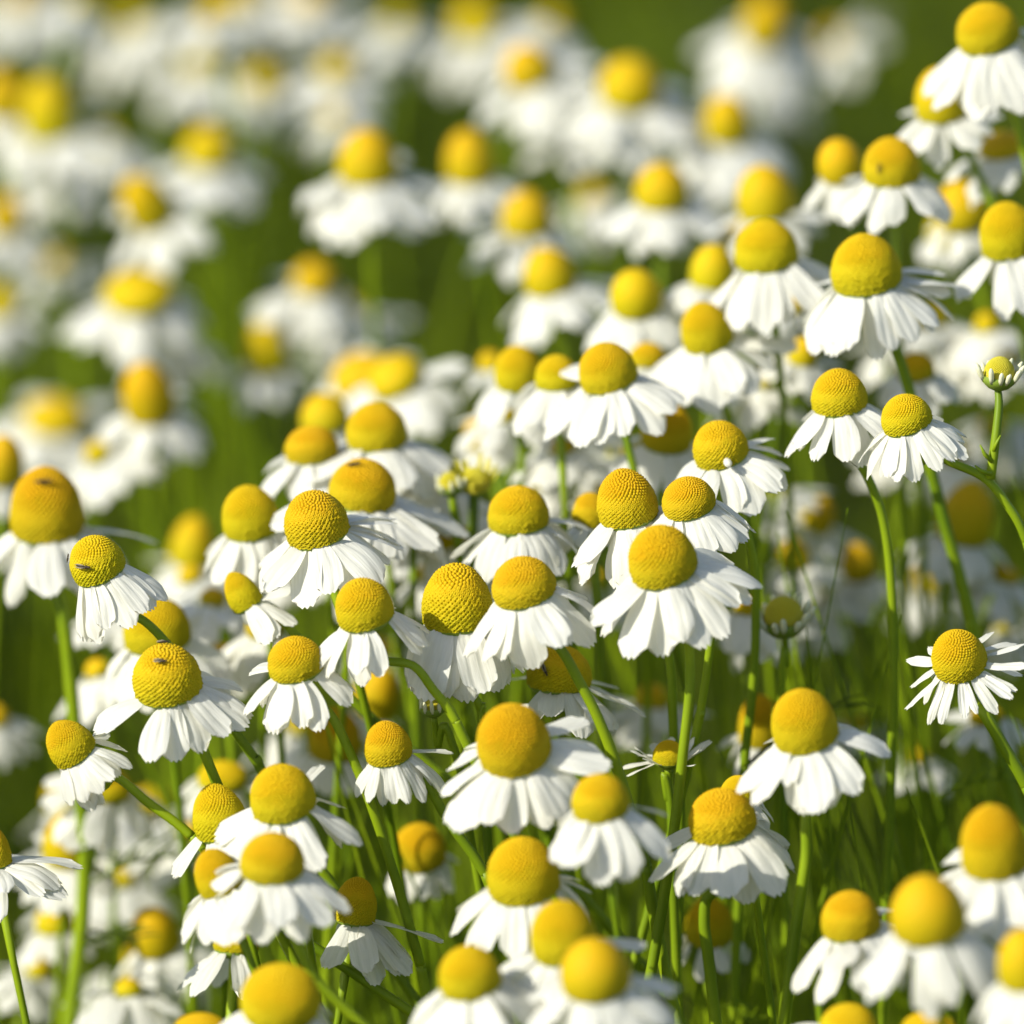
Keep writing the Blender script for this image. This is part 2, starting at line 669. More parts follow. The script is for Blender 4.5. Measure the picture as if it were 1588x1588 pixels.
F(372, 915, 54, 70, 30, 12, 4.5, "small narrow disc seen edge on, shaded rays below, beside a bigger sharp head's rays", n=11, pl=1.45, dr=48, var=1, skip=[(200, 330)], stem=[(420, 945), (455, 982), (520, 1060)], sr=1.1)
F(457, 1022, 90, 76, 14, 25, -2, "sharp flower with a low round disc, directly under the small narrow edge-on disc", n=14, pl=1.0, dr=55, var=3, stem=[(510, 1105), (555, 1195), (603, 1330), (650, 1490), (670, 1588)], sr=1.2)
F(488, 805, 103, 95, 16, 24, 1.6, "large sharp honeycombed head with one thin ray raised to the right over the disc behind", n=16, pl=1.1, dr=48, var=0, extra=[(118, 1.0, 12, .55), (105, 1.0, 30, .8), (262, 1.0, 60)], skip=[(140, 230)], sr=1.1)
F(563, 937, 93, 88, 15, 26, -2.5, "sharp flower left of the tall honeycombed cone, its rays fanning right across that cone's foot", n=16, pl=1.05, dr=50, var=3, stem=[(640, 1032), (672, 1070), (705, 1115), (760, 1230)], sr=1.15)
F(708, 927, 113, 115, 4, 20, 0.3, "tallest honeycombed cone in the middle, long white rays hanging straight down", n=17, pl=1.1, dr=72, dj=5, var=0, stem=[(715, 1060), (745, 1100), (750, 1200)])
F(810, 902, 103, 86, 16, 25, -3, "sharp flower just right of the tallest honeycombed cone, overlapping its right side", n=13, pl=1.1, dr=52, var=1, stem=[(868, 1005), (900, 1060), (930, 1120), (965, 1215), (1000, 1340), (1018, 1440)], sr=1.3)
F(868, 1037, 104, 78, -4, 14, 3.5, "sharp disc with a dark insect, crossed by a green stem and overhung by white rays", n=14, pl=1.0, dr=26, var=0, extra=[(88, 1.0, 8, .5), (75, 1.05, 12)], skip=[(230, 330)], stem=[(875, 1100), (870, 1180), (880, 1300)])
F(803, 790, 98, 80, 6, 18, 6, "smooth domed flower standing alone left of the two honeycombed heads on the right", n=14, pl=1.05, dr=48, var=3)
F(970, 772, 97, 100, 12, 24, 1.6, "honeycombed sharp dome with long rays fanned to the lower left, touching a smaller dome", n=16, pl=1.15, dr=54, var=1, extra=[(285, .75, 26)], stem=[(1025, 960), (1040, 1040), (1045, 1150), (1055, 1260), (1050, 1480)], sr=1.1)
F(915, 792, 58, 60, 5, 20, 8, "sliver of yellow disc peeping out left of the honeycombed sharp dome", n=10, pl=1.0, dr=55)
F(1066, 772, 86, 72, 16, 26, 0.3, "smaller sharp dome tucked against the right of the honeycombed one, rays spread right", n=14, pl=1.1, dr=46, var=1, stem=[(1082, 850), (1105, 930), (1100, 1010), (1085, 1110), (1065, 1200)], sr=1.0)
F(1025, 863, 110, 105, 17, 30, -4, "large smooth round head in front of the two touching domes, broad rays spread wide", n=17, pl=1.12, dr=46, var=3, stem=[(1066, 985), (1070, 1060), (1060, 1160), (1045, 1290), (1025, 1420)], sr=1.2)
F(1115, 690, 89, 80, 18, 26, 4, "crisp dome with a tiny white stub ray on its rim, broad rays spread right", n=12, pl=1.15, dr=44, var=0, stem=[(1150, 800), (1168, 870), (1172, 960), (1168, 1060), (1155, 1180), (1150, 1300)], sr=1.05)
F(1300, 608, 90, 80, 8, 22, 3.5, "sharp flower with a smooth dome, standing left of the one beside the open bud", n=13, pl=1.12, dr=58, var=1, stem=[(1335, 720), (1368, 800), (1383, 920), (1386, 1080), (1380, 1250)], sr=1.1)
rec_branch = F(1403, 642, 82, 68, 20, 22, 0.5, "flower on a forked stem that also carries a half opened bud near the right edge", n=16, pl=1.1, dr=50, var=1, wid=.85, stem=[(1428, 690), (1470, 715), (1525, 740), (1560, 780), (1590, 835), (1625, 960)], sr=1.05)
F(1485, 1017, 88, 90, 22, 38, -0.5, "flower with thin narrow spiky rays all round its disc, alone near the right edge", n=21, pl=.95, dr=34, dj=9, var=1, narrow=True, wid=1.1, stem=[(1525, 1105), (1555, 1155), (1590, 1215), (1640, 1320)], sr=1.5)
F(600, 1152, 76, 76, 12, 24, -1.5, "small flower with narrow tidy rays and one blunt ray pointing right, below the middle", n=15, pl=1.02, dr=64, dj=5, var=1, wid=.8, extra=[(97, .95, 10, .9), (75, 1.2, 40)], stem=[(650, 1205), (700, 1280), (750, 1352), (790, 1450)], sr=1.2)
F(795, 1148, 118, 122, 14, 40, -7, "largest open flower below the middle, rays spread all the way round its disc", n=17, pl=1.02, dr=36, dj=7, var=3, sr=1.2)
F(1037, 1167, 52, 42, 0, 14, 2, "little young flower with short curled up rays, behind an upright green stem", n=11, pl=1.0, dr=-18, dj=16, var=0, narrow=True, wid=1.5, extra=[(265, 1.1, 5), (285, 1.0, 14, 1.3), (95, 1.1, -40), (110, 1.1, -30), (75, .9, -45)], skip=[(335, 385), (0, 25)], stem=[(1030, 1200), (1040, 1250), (1045, 1400)])
F(437, 1230, 105, 97, 12, 28, -5, "flower with a smooth dome above the close pair of discs in the lower left", n=17, pl=1.05, dr=50, var=3, extra=[(290, .7, 20), (150, .9, 0, .5)])
F(338, 1258, 87, 96, 14, 20, -1.5, "cone with a separate left-pointing ray, partly hidden, at the foot of a slanting stem", n=13, pl=1.05, dr=56, var=1, extra=[(272, .95, 34)], skip=[(225, 300)])
F(422, 1330, 103, 84, 2, 24, -10, "soft focus flower in front of the small greenish disc in the lower left", n=15, pl=1.1, dr=52, var=3, stem=[(455, 1450), (490, 1520), (560, 1588)], sr=1.2)
F(335, 1352, 74, 80, 22, 20, -6, "small smooth greenish disc wedged between three larger lower left heads", n=12, pl=1.3, dr=58, var=3)
F(552, 1396, 70, 78, -8, 14, 0.5, "shaded side-on disc behind soft rays, its rays reaching right, one of them brightly lit", n=9, pl=1.4, dr=40, var=0, extra=[(85, 1.7, 2, 1.1), (62, 1.5, 30, 1.1), (40, 1.4, 52, 1.1)], skip=[(190, 330)])
F(366, 1462, 72, 26, -4, 6, 4, "flower with a thin yellow strip of disc and separate long rays drooping to the left", n=9, pl=1.35, dr=40, var=2, wid=.85, skip=[(60, 170)])
F(810, 1350, 116, 113, 8, 28, -8, "large smooth dome directly below the widest open flower, rays parted at its lower left", n=13, pl=1.05, dr=50, var=3)
F(930, 1238, 92, 80, 8, 26, -11.5, "soft flower overlapping the right rays of the largest open flower", n=15, pl=1.2, dr=52, var=2, wid=1.05)
F(1245, 1118, 106, 108, 13, 30, -6.5, "large flower whose rays hang in a broad skirt and reach far out to the right", n=16, pl=1.1, dr=50, var=3, extra=[(178, .95, -10), (330, .6, 10)], stem=[(1250, 1262), (1250, 1330), (1235, 1430), (1215, 1588)], sr=1.3)
F(1118, 1265, 108, 90, 14, 22, -4, "dome whose front rays lie entirely in grey shadow, below a large skirted flower", n=15, pl=1.08, dr=52, var=2, wid=1.15, stem=[(1110, 1380), (1092, 1420), (1110, 1588)], sr=1.3)
F(1145, 1228, 62, 56, 10, 20, -1, "disc mostly hidden behind the grey shadowed flower, only its yellow top showing", n=10, pl=.9, dr=60, var=3)
# --- soft foreground
F(872, 1445, 106, 108, 10, 26, -13.5, "blurred dome behind another of equal size at the bottom, the upper of the close pair", n=15, pl=1.1, dr=48, var=3)
F(922, 1503, 110, 106, 8, 28, -19, "blurred dome in front of its twin at the bottom, the lower of the close pair", n=16, pl=1.15, dr=42)
F(727, 1508, 100, 90, 12, 26, -15, "blurred low dome at the bottom, left of the close pair of domes", n=15, pl=1.2, dr=48, var=3)
F(435, 1548, 128, 112, 0, 40, -13, "big blurred orange yellow dome cut by the bottom edge, left of the middle", n=14, pl=.9, dr=62, var=3)
F(1318, 1420, 95, 82, 8, 22, -9.5, "soft flower with parted rays at the lower right, left of a much bigger blurred one", n=12, pl=1.15, dr=52, var=2, extra=[(140, .8, -5)], stem=[(1270, 1540), (1275, 1600)])
F(1437, 1410, 118, 116, 10, 26, -20, "biggest strongly blurred flower at the lower right, its rays one white skirt", n=16, pl=1.15, dr=52)
F(1540, 1305, 110, 126, 10, 26, -15, "tall blurred dome close to the right edge, above the biggest blurred flower", n=15, pl=1.1, dr=46, var=3)
F(1590, 1488, 92, 104, 8, 24, -24, "blurred flower cut by the right edge in the bottom corner", n=15, pl=1.25, dr=54)
F(1315, 1592, 92, 74, 0, 30, -12, "disc top just rising over the bottom edge, lower right", n=12, pl=1.0, dr=60, var=2)
F(1440, 1598, 90, 60, 0, 28, -14, "faint disc top on the bottom edge under the biggest blurred flower", n=12, pl=1.0, dr=60, var=3)
F(310, 1600, 90, 60, 0, 28, -10, "thin yellow disc top on the bottom edge, left of the big orange yellow dome", n=12, pl=1.0, dr=60, var=3)
F(-14, 1312, 60, 78, 10, 14, 0.5, "flower cut by the left edge, its rays stretching into view with one shaded ray beneath", n=11, pl=1.75, dr=34, var=0, extra=[(92, 1.95, 6), (60, 1.9, 24)], skip=[(180, 330)])
# --- soft band just behind the sharp one
F(72, 782, 118, 127, 3, 22, 13, "tall blurred cone near the left edge, a dark speck at its top, rays hanging", n=13, pl=1.05, dr=60, var=3, extra=[(100, 1.1, 8, .9)], stem=[(98, 960), (108, 1040), (120, 1180), (131, 1320), (125, 1450), (105, 1600)], sr=1.7)
F(242, 970, 108, 96, 8, 24, 10, "orange blurred disc behind a dark green stem, above the two-insect flower", n=13, pl=.95, dr=56, var=3)
F(387, 795, 92, 92, 10, 22, 9.5, "soft domed flower left of the large sharp head with the raised ray", n=14, pl=1.1, dr=54, var=3)
F(563, 752, 108, 88, -6, 20, 8, "smooth dome with a dark mark at its top, directly behind the raised ray", n=16, pl=1.2, dr=36, var=3, extra=[(80, 1.3, 22), (95, 1.3, 14)])
F(583, 662, 98, 82, 4, 20, 13, "soft dome above the one with a dark top mark, rays spread flat to the right", n=15, pl=1.15, dr=42, var=3)
F(482, 690, 86, 62, 8, 18, 13, "low blurred dome with pale rays below, left of the soft dome above the dark-topped one", n=14, pl=1.1, dr=52, var=2)
F(503, 640, 78, 66, 8, 26, 24, "deep orange blurred disc rising behind two nearer low domes", n=13, pl=.9, dr=54)
F(560, 585, 96, 72, 14, 34, 33, "wide blurred yellow disc, the left one of an overlapping golden pair", n=14, pl=.9, dr=50)
F(612, 585, 88, 70, 22, 32, 28, "wide blurred orange disc, rays thrown up to the right, right of a golden pair", n=14, pl=1.15, dr=22)
F(735, 745, 54, 44, 0, 24, 11.5, young=True, label="greenish young head with thin yellow rays sticking upwards, between two soft domes", n=11, pl=.9, dr=-62, dj=10, narrow=True, wid=.9, var=3)
F(695, 830, 72, 44, 20, 30, 16, "small slanted orange disc between white rays, left of a smooth domed flower", n=13, pl=1.1, dr=36, var=3)
F(748, 670, 60, 62, 4, 28, 24, "small blurred orange disc in front of dark green, above the young greenish head", n=12, pl=.9, dr=48)
F(940, 570, 93, 84, 16, 22, 8.5, "soft domed flower, rightmost of three domes in a row, rays flaring right", n=16, pl=1.2, dr=48, var=3)
F(863, 578, 70, 60, 4, 18, 12, "greenish low dome in the middle of three domes in a row", n=14, pl=1.25, dr=56, var=3)
F(803, 572, 76, 78, 4, 24, 16, "orange dome at the left end of three domes in a row", n=13, pl=1.1, dr=56, var=3)
F(1004, 551, 60, 44, 0, 20, 17, "thin yellow disc top behind the rightmost of three domes in a row", n=13, pl=1.1, dr=50, var=3)
F(1035, 664, 82, 84, -6, 24, 13, "shaded olive disc behind a stem, below the soft rays of the three-dome row", n=13, pl=1.0, dr=50, var=3)
F(1093, 508, 82, 86, 16, 24, 13, "soft dome with broad rays sweeping to its lower right, below a stack of three discs", n=16, pl=1.3, dr=42, var=3)
F(1187, 382, 102, 88, 8, 22, 13, "broad blurred dome at the front of a stack of three yellow discs", n=15, pl=1.15, dr=56, var=3)
F(1185, 300, 92, 92, 4, 26, 25, "round blurred dome at the top of a stack of three yellow discs", n=13, pl=1.0, dr=50)
F(1106, 415, 72, 76, 4, 26, 21, "small blurred dome at the left of a stack of yellow discs", n=13, pl=1.0, dr=54)
F(1140, 362, 64, 60, 4, 26, 30, "yellow disc glimpsed inside the stack, between its upper and left domes", n=12, pl=.9, dr=54)
F(1341, 410, 113, 104, 9, 22, 8, "big pointed dome at the upper right, rays hanging in front and lifted on its right", n=16, pl=1.05, dr=52, var=1, extra=[(100, 1.0, 12), (120, .9, 10), (85, 1.0, 26)], stem=[(1380, 520), (1410, 605), (1440, 715), (1470, 830), (1503, 950), (1530, 1080)], sr=1.45)
F(1382, 252, 92, 84, 4, 22, 14, "dome with two small dark spots at the upper right, a white blot on its left", n=13, pl=1.05, dr=50, var=3)
F(1302, 252, 72, 76, 4, 24, 20, "blurred dome half covered by a white ray tip, left of the spotted dome", n=13, pl=1.05, dr=54)
F(1530, 44, 102, 86, 16, 24, 13, "topmost flower in the upper right corner, its dome tipped left over long rays", n=14, pl=1.15, dr=58, var=3, stem=[(1570, 165), (1588, 230), (1610, 330)], sr=1.1)
F(1458, 148, 84, 94, 8, 26, 18, "orange dome partly covered by the long rays of the corner flower above it", n=13, pl=1.0, dr=50, stem=[(1490, 215), (1515, 265), (1538, 320), (1560, 420)], sr=1.1)
F(1555, 226, 78, 48, 8, 26, 20, "small slanted orange disc near the right edge, below the corner flower", n=13, pl=1.2, dr=46)
F(1492, 320, 90, 86, 4, 28, 25, "blurred yellow dome behind a crossing stem at the upper right", n=13, pl=.8, dr=50)
F(1478, 362, 84, 66, -16, 34, 28, "yellow disc under the blurred one with the crossing stem, only its lower edge clear", n=12, pl=.7, dr=60)
F(1562, 358, 94, 96, 12, 24, 11, "soft dome cut close by the right edge, long rays below, upper right", n=14, pl=1.15, dr=54, var=3)
F(1420, 570, 62, 50, 4, 26, 17, "pale yellow disc blurred behind the stem of the big pointed dome", n=13, pl=1.2, dr=46, var=3)
F(1246, 546, 48, 50, 4, 26, 19, "tiny blurred yellow patch below the hanging rays of the big pointed dome", n=13, pl=1.3, dr=50)
F(1548, 545, 60, 44, 4, 26, 26, "yellow patch blurred behind the half opened bud at the right", n=13, pl=1.2, dr=46)
F(1500, 795, 86, 108, -4, 26, 21, "tall blurred orange dome alone in the green at the right, above the spiky flower", n=13, pl=1.0, dr=58)
F(1330, 872, 56, 64, 4, 24, 24, "small blurred yellow dome deep among the green stems at the right", n=12, pl=1.0, dr=54)
F(1178, 1118, 70, 118, 2, 26, 13, "blurred yellow dome peeping out left of the large skirted flower", n=11, pl=.9, dr=56, var=3)
F(1530, 1110, 56, 30, 4, 20, 15, "blurred flower low behind the spiky rays, two pale ray tips showing", n=11, pl=1.2, dr=50, var=2)
F(650, 1315, 86, 82, 2, 34, 13, "blurred orange disc low behind crossing stems, below the small tidy-rayed flower", n=11, pl=.7, dr=60, var=3)
F(1100, 1430, 78, 84, 0, 26, 12, "yellow disc behind thin green stems under the grey shadowed flower", n=10, pl=.8, dr=60, var=3)
F(240, 1446, 76, 86, 0, 28, 19, "dull olive shaded disc blurred in the lower left, white rays beneath it", n=13, pl=1.2, dr=54)
F(85, 1426, 62, 52, -6, 26, 22, "small blurred yellow disc at the lower left beside the pale vertical stem", n=13, pl=1.2, dr=46)
F(105, 1305, 78, 92, 4, 26, 19, "orange blurred disc behind the pale vertical stem at the lower left", n=13, pl=1.1, dr=46)
F(165, 1218, 82, 58, -12, 28, 17, "low orange disc hidden under the little bowing flower's rays", n=14, pl=1.15, dr=48, var=2)
F(345, 1205, 80, 50, 0, 28, 16, "faint yellow disc behind the cone with the separate left-pointing ray", n=12, pl=.8, dr=50, var=3)
F(300, 840, 70, 96, 0, 26, 30, "dim olive disc blurred between the tall cone and the soft domed flower", n=12, pl=1.0, dr=48)
F(410, 965, 60, 60, 0, 26, 14, "little orange disc behind the narrow edge-on disc's stem", n=12, pl=1.3, dr=50, var=3)
F(1270, 800, 50, 60, 0, 26, 26, "pale blurred flower between two stems right of the small sharp domes", n=13, pl=1.5, dr=46)
F(1230, 860, 54, 56, 6, 26, 22, "blurred flower behind the stem of the crisp stub-rayed dome, mid right gap", n=13, pl=1.2, dr=50)
F(1440, 900, 50, 50, 0, 26, 34, "faint yellow and white blur left of the pale rays on the right edge", n=13, pl=1.5, dr=46)
F(1425, 690, 50, 44, 0, 20, 30, "white blur behind the fork of the bud-bearing stem", n=13, pl=1.8, dr=40)
F(1010, 1080, 54, 44, 0, 20, 20, "pale blurred flower between upright stems left of the little young flower", n=13, pl=1.5, dr=46)
F(520, 1140, 84, 90, 0, 26, 16, "olive yellow disc blurred behind stems, left of the small tidy-rayed flower", n=10, pl=.8, dr=60, var=3)
F(585, 1075, 74, 90, 0, 26, 20, "yellow blur above the small tidy-rayed flower, behind thin stems", n=10, pl=.8, dr=60)
F(1330, 1120, 44, 30, 0, 14, 26, "grey white blur low in the green right of the large skirted flower", n=12, pl=1.5, dr=44)
F(1420, 1170, 44, 30, 0, 14, 22, "pale ray blur in the green below the spiky flower, its left side", n=12, pl=1.5, dr=44)
F(60, 1500, 44, 36, 0, 14, 24, "pale blurred rays on the lower left, left of the pale vertical stem", n=13, pl=1.6, dr=44)
F(200, 1530, 44, 30, 0, 10, 18, "white rays blurred below the dull olive shaded disc", n=13, pl=2.2, dr=46)
F(470, 1120, 44, 36, 0, 10, 26, "white blur between the stems under the sharp low-disc flower", n=13, pl=2.2, dr=46)
F(960, 690, 60, 36, 0, 10, 24, "pale ray blur deep below the right end of the three-dome row", n=14, pl=2.2, dr=44)
F(1440, 490, 60, 40, 0, 14, 28, "white and cream blur between the pointed dome and the right edge flower", n=14, pl=2.0, dr=40)
F(760, 560, 40, 34, 0, 10, 26, "pale ray tips blurred left of the three-dome row", n=11, pl=1.3, dr=46)
F(640, 740, 60, 34, 0, 10, 14, "flat white rays behind the dark-topped dome, near the greenish young head", n=14, pl=2.0, dr=34, var=3)
# --- far blurred bed
F(230, 612, 82, 110, 10, 30, 30, "tall blurred dome in the left half, above the dark gap by the soft domed flower", n=15, pl=1.1, dr=38)
F(412, 543, 68, 90, -4, 26, 40, "narrow dark yellow dome blurred beside white rays, left of the golden pair", n=13, pl=1.0, dr=50)
F(85, 648, 100, 70, 0, 36, 44, "wide smeared yellow disc above the tall cone at the left edge", n=14, pl=1.2, dr=36)
F(488, 434, 68, 62, 8, 34, 41, "small bright blurred disc with rays to its right, upper left quarter", n=15, pl=1.35, dr=42)
F(215, 455, 112, 76, 6, 28, 38, "broad low blurred dome at the left, between two taller blurred domes", n=15, pl=1.0, dr=50)
F(228, 316, 78, 102, 22, 34, 40, "blurred dome tipped left with a bright ray at its upper right, left side", n=15, pl=1.2, dr=40)
F(325, 232, 82, 76, 6, 30, 47, "blurred yellow disc right of and above the dome tipped left", n=14, pl=1.1, dr=44)
F(76, 172, 88, 108, 4, 28, 47, "large blurred orange dome near the upper left corner", n=14, pl=1.1, dr=48)
F(6, 150, 66, 96, 4, 28, 48, "blurred dome cut by the left edge beside the large orange one", n=14, pl=1.1, dr=48)
F(75, 268, 60, 62, 4, 30, 50, "small blurred disc directly below the large orange dome of the upper left", n=13, pl=1.3, dr=42)
F(10, 336, 60, 70, 4, 30, 47, "blurred disc on the left edge, the upper of two small ones", n=14, pl=1.3, dr=46)
F(2, 470, 54, 56, 4, 30, 46, "blurred disc on the left edge, the lower of two small ones", n=14, pl=1.3, dr=46)
F(6, 715, 66, 96, 0, 28, 24, "olive yellow disc on the left edge beside the tall blurred cone", n=12, pl=.9, dr=56)
F(570, 246, 94, 98, 8, 30, 32, "bright blurred dome above a broad white skirt, top centre left", n=15, pl=1.2, dr=44)
F(728, 246, 78, 92, 8, 28, 36, "blurred dome right of the one over the broad white skirt", n=14, pl=1.1, dr=46)
F(816, 333, 82, 82, 4, 28, 33, "blurred dome, upper of two stacked in the centre top", n=15, pl=1.15, dr=46)
F(850, 422, 82, 82, 4, 28, 27, "blurred dome, lower of two stacked in the centre top", n=15, pl=1.25, dr=46)
F(986, 458, 82, 84, 10, 26, 21, "blurred dome alone left of the soft dome with broad sweeping rays", n=15, pl=1.15, dr=50)
F(1026, 292, 86, 82, 8, 28, 29, "blurred dome over separated white rays, left of the stack of three discs", n=14, pl=1.15, dr=50)
F(976, 134, 98, 92, 2, 30, 39, "round orange blurred dome against dark green at the top", n=14, pl=1.1, dr=44)
F(818, 105, 80, 78, 4, 28, 41, "blurred dome over pale rays at the top, left of the round orange one", n=15, pl=1.25, dr=48)
F(1128, 189, 76, 88, 4, 28, 39, "blurred dome on the right of the round orange one, between white rays", n=15, pl=1.3, dr=42)
F(738, 34, 74, 74, 0, 26, 58, "dim olive blurred disc on the top edge, left of centre top", n=14, pl=1.2, dr=44)
F(1188, 38, 72, 112, 4, 30, 52, "smeared tall yellow dome on the top edge with pale rays round it", n=15, pl=1.4, dr=36)
F(525, 107, 60, 50, 0, 30, 54, "small dull orange disc blurred near the top, above the broad white skirt", n=14, pl=1.3, dr=46)
F(410, 128, 62, 54, 0, 28, 60, "dull green yellow smear of a disc near the top left", n=13, pl=1.2, dr=44)
F(312, 96, 54, 50, 0, 28, 62, "pale orange smear of a disc in the white blur at the top left", n=15, pl=1.5, dr=42)
F(372, -6, 70, 54, 0, 28, 64, "yellow disc touching the top edge, the left of two close together", n=15, pl=1.3, dr=44)
F(482, -4, 60, 48, 0, 28, 64, "yellow disc touching the top edge, the right of two close together", n=15, pl=1.3, dr=44)
F(38, -8, 62, 50, 0, 28, 66, "yellow disc touching the top edge at the left corner", n=15, pl=1.5, dr=44)
F(205, 28, 54, 40, 20, 10, 64, "whitest blur of rays at the top left, hardly any yellow showing", n=16, pl=1.8, dr=34)
F(1290, 60, 40, 30, 50, 5, 66, "grey white blurred flower alone against dark green at the top right", n=13, pl=1.9, dr=40)
F(620, 30, 46, 40, 10, 16, 62, "grey white blur of rays between two top edge discs", n=14, pl=1.7, dr=44)
F(1120, 255, 44, 34, 10, 12, 44, "grey white rays blurred behind the dome over separated rays", n=14, pl=1.9, dr=40)
F(900, 190, 46, 36, 10, 10, 42, "grey white rays blurred below the round orange dome", n=14, pl=1.9, dr=42)
F(170, 215, 44, 36, 10, 10, 52, "white blur of rays right of the large orange dome of the upper left", n=14, pl=1.8, dr=40)
F(90, 400, 44, 36, 10, 10, 50, "white blur of rays between the two left edge discs and the broad low dome", n=14, pl=2.0, dr=42)
F(150, 700, 44, 36, 30, 20, 30, "broad cream ray blur with a faint yellow fleck above the bowing insect flower", n=15, pl=2.0, dr=30)
F(540, 480, 46, 36, 20, 10, 46, "pale rays blurred right of the small bright disc", n=14, pl=1.7, dr=44)
F(520, 180, 40, 30, 10, 10, 50, "white ray blur under the small dull orange disc", n=13, pl=1.5, dr=46)
F(940, 760, 40, 34, 0, 10, 18, "pale rays behind the honeycombed sharp dome, under the three-dome row", n=13, pl=2.0, dr=48)
F(1230, 470, 40, 34, 0, 10, 22, "white rays blurred left of the big pointed dome", n=13, pl=2.0, dr=44)
F(1530, 500, 40, 34, 0, 10, 26, "white rays blurred under the soft dome at the right edge", n=13, pl=2.0, dr=44)
F(1180, 590, 40, 30, 0, 10, 20, "white rays blurred under the broad sweeping rays", n=13, pl=2.0, dr=44)
F(1560, 890, 46, 30, 0, 14, 22, "pale blurred rays on the right edge below the tall orange dome", n=13, pl=1.6, dr=44)
F(1160, 940, 44, 30, 0, 10, 14, "pale rays blurred behind the stem right of the large smooth round head", n=13, pl=2.0, dr=44, var=3)
F(-10, 1110, 50, 40, 0, 14, 24, "pale ray tips blurred on the left edge left of the bowing flower", n=13, pl=1.3, dr=36)
F(300, 1290, 44, 30, 0, 10, 22, "cluster of pale blurred rays behind the slanting stem of the bowing flower", n=14, pl=2.2, dr=40)
F(190, 1360, 44, 30, 0, 10, 26, "pale blurred rays right of the pale vertical stem, lower left", n=14, pl=2.2, dr=46)
F(330, 1240, 40, 30, 0, 10, 24, "pale ray blur low behind the two-insect flower", n=14, pl=2.0, dr=46)

PALE = "pale featureless blur of white rays among the farthest flowers at the top"
_b = random.Random(31)
for (x, y) in ((130, 0), (330, 20), (860, 30), (110, 220), (1190, 120), (920, 300), (270, 520)):
    F(x, y, 44, 34, _b.uniform(-15, 35), _b.uniform(-5, 25), _b.uniform(46, 66) if y < 260 else _b.uniform(36, 50), PALE, n=_b.randint(10, 15), pl=_b.uniform(1.5, 2.1), dr=_b.choice((30, 40, 50)))

BEHIND = "pale blurred flower showing through the gaps between the sharp heads, mid picture"
for (x, y) in ((620, 830), (665, 885), (745, 850), (640, 780), (330, 925), (295, 890), (425, 870), (870, 690), (905, 730), (840, 745),
               (590, 1005), (345, 1010), (150, 1035), (170, 945), (930, 900), (560, 855), (780, 640), (900, 630)):
    F(x, y, 42, 30, _b.uniform(-5, 20), _b.uniform(12, 26), _b.uniform(15, 24), BEHIND, n=_b.randint(12, 15), pl=_b.uniform(1.7, 2.2), dr=_b.choice((40, 50, 58)), var=3)
LOWLEFT = "pale blurred flower low among the stems at the lower left"
for (x, y) in ((100, 1230), (155, 1290), (235, 1245), (120, 1385), (215, 1490)):
    F(x, y, 66, 50, _b.uniform(-8, 22), _b.uniform(14, 30), _b.uniform(24, 34), LOWLEFT, n=_b.randint(12, 15), pl=_b.uniform(1.3, 1.9), dr=_b.choice((40, 50, 58)))
GAP = "pale blurred flower deep among the green stems at the right"
for (x, y) in ((1185, 960), (1255, 925), (1205, 750), (1560, 960), (1480, 700), (1540, 660)):
    F(x, y, 46, 40, _b.uniform(-8, 22), _b.uniform(14, 30), _b.uniform(20, 34), GAP, n=_b.randint(12, 15), pl=_b.uniform(1.3, 1.8), dr=_b.choice((40, 50, 58)))

# ------------------------------------------------------------------ buds, the fork with its bud, small marks
def bud_mesh_parts(parent, base, ax, e1, e2, D, open_, rnd, rays=12, flat=.6):
    HM = head_matrix(base, ax, e1, e2)
    mb = MB()
    mb.lathe([(.10, -.32), (.30, -.22), (.46, -.06), (.5, .05), (.46, .14)], 18)
    cup = link("calyx", mb.mesh("bud_cup_mesh", M_CALYX), parent, HM @ Matrix.Scale(D, 4))
    link("disc", DISC_YOUNG, parent, HM @ Matrix.Translation((0, 0, 0.02 * D)) @ Matrix.Diagonal((D * .86, D * .86, D * flat, 1)))
    for k in range(rays):
        az = 360 * (k + rnd.uniform(-.25, .25)) / rays
        b = MB()
        L = rnd.uniform(.32, .5)
        b.tube([(0, 0, 0), (L * .35, 0, 0), (L * .75, 0, .01), (L, 0, .0)], [.05, .075, .07, .03], 7)
        m = HM @ Matrix.Rotation(R(az), 4, 'Z') @ Matrix.Translation((.45 * D, 0, 0.0)) @ Matrix.Rotation(R(open_ + rnd.gauss(0, 7)), 4, 'Y') @ Matrix.Scale(D, 4)
        link("petal", b.mesh("young_ray_mesh", M_BUDRAY), parent, m)


def bud(x, y, w, lean, face, c, label, open_=-80, stem=None, rays=12, flat=.6, seed=3):
    rnd = random.Random(seed)
    d = depth(c)
    D = w * FW / 1588.0 * d / FD
    ax, e1, e2 = frame_axes(lean, face)
    base = at(x, y + w * .12, d)
    pts, root = stem_path(base - ax * .3 * D, ax, stem, d, rnd)
    th = empty("chamomile_bud", root, label, "flower bud", "chamomile buds in the bed")
    sb = MB()
    sb.tube([p - root for p in pts], [0.0004 * (1 + .5 * i / len(pts)) for i in range(len(pts))], 8)
    link("stem", sb.mesh("stem_mesh", M_STEM), th, Matrix.Translation(root))
    bud_mesh_parts(th, base, ax, e1, e2, D, open_, rnd, rays, flat)
    return th


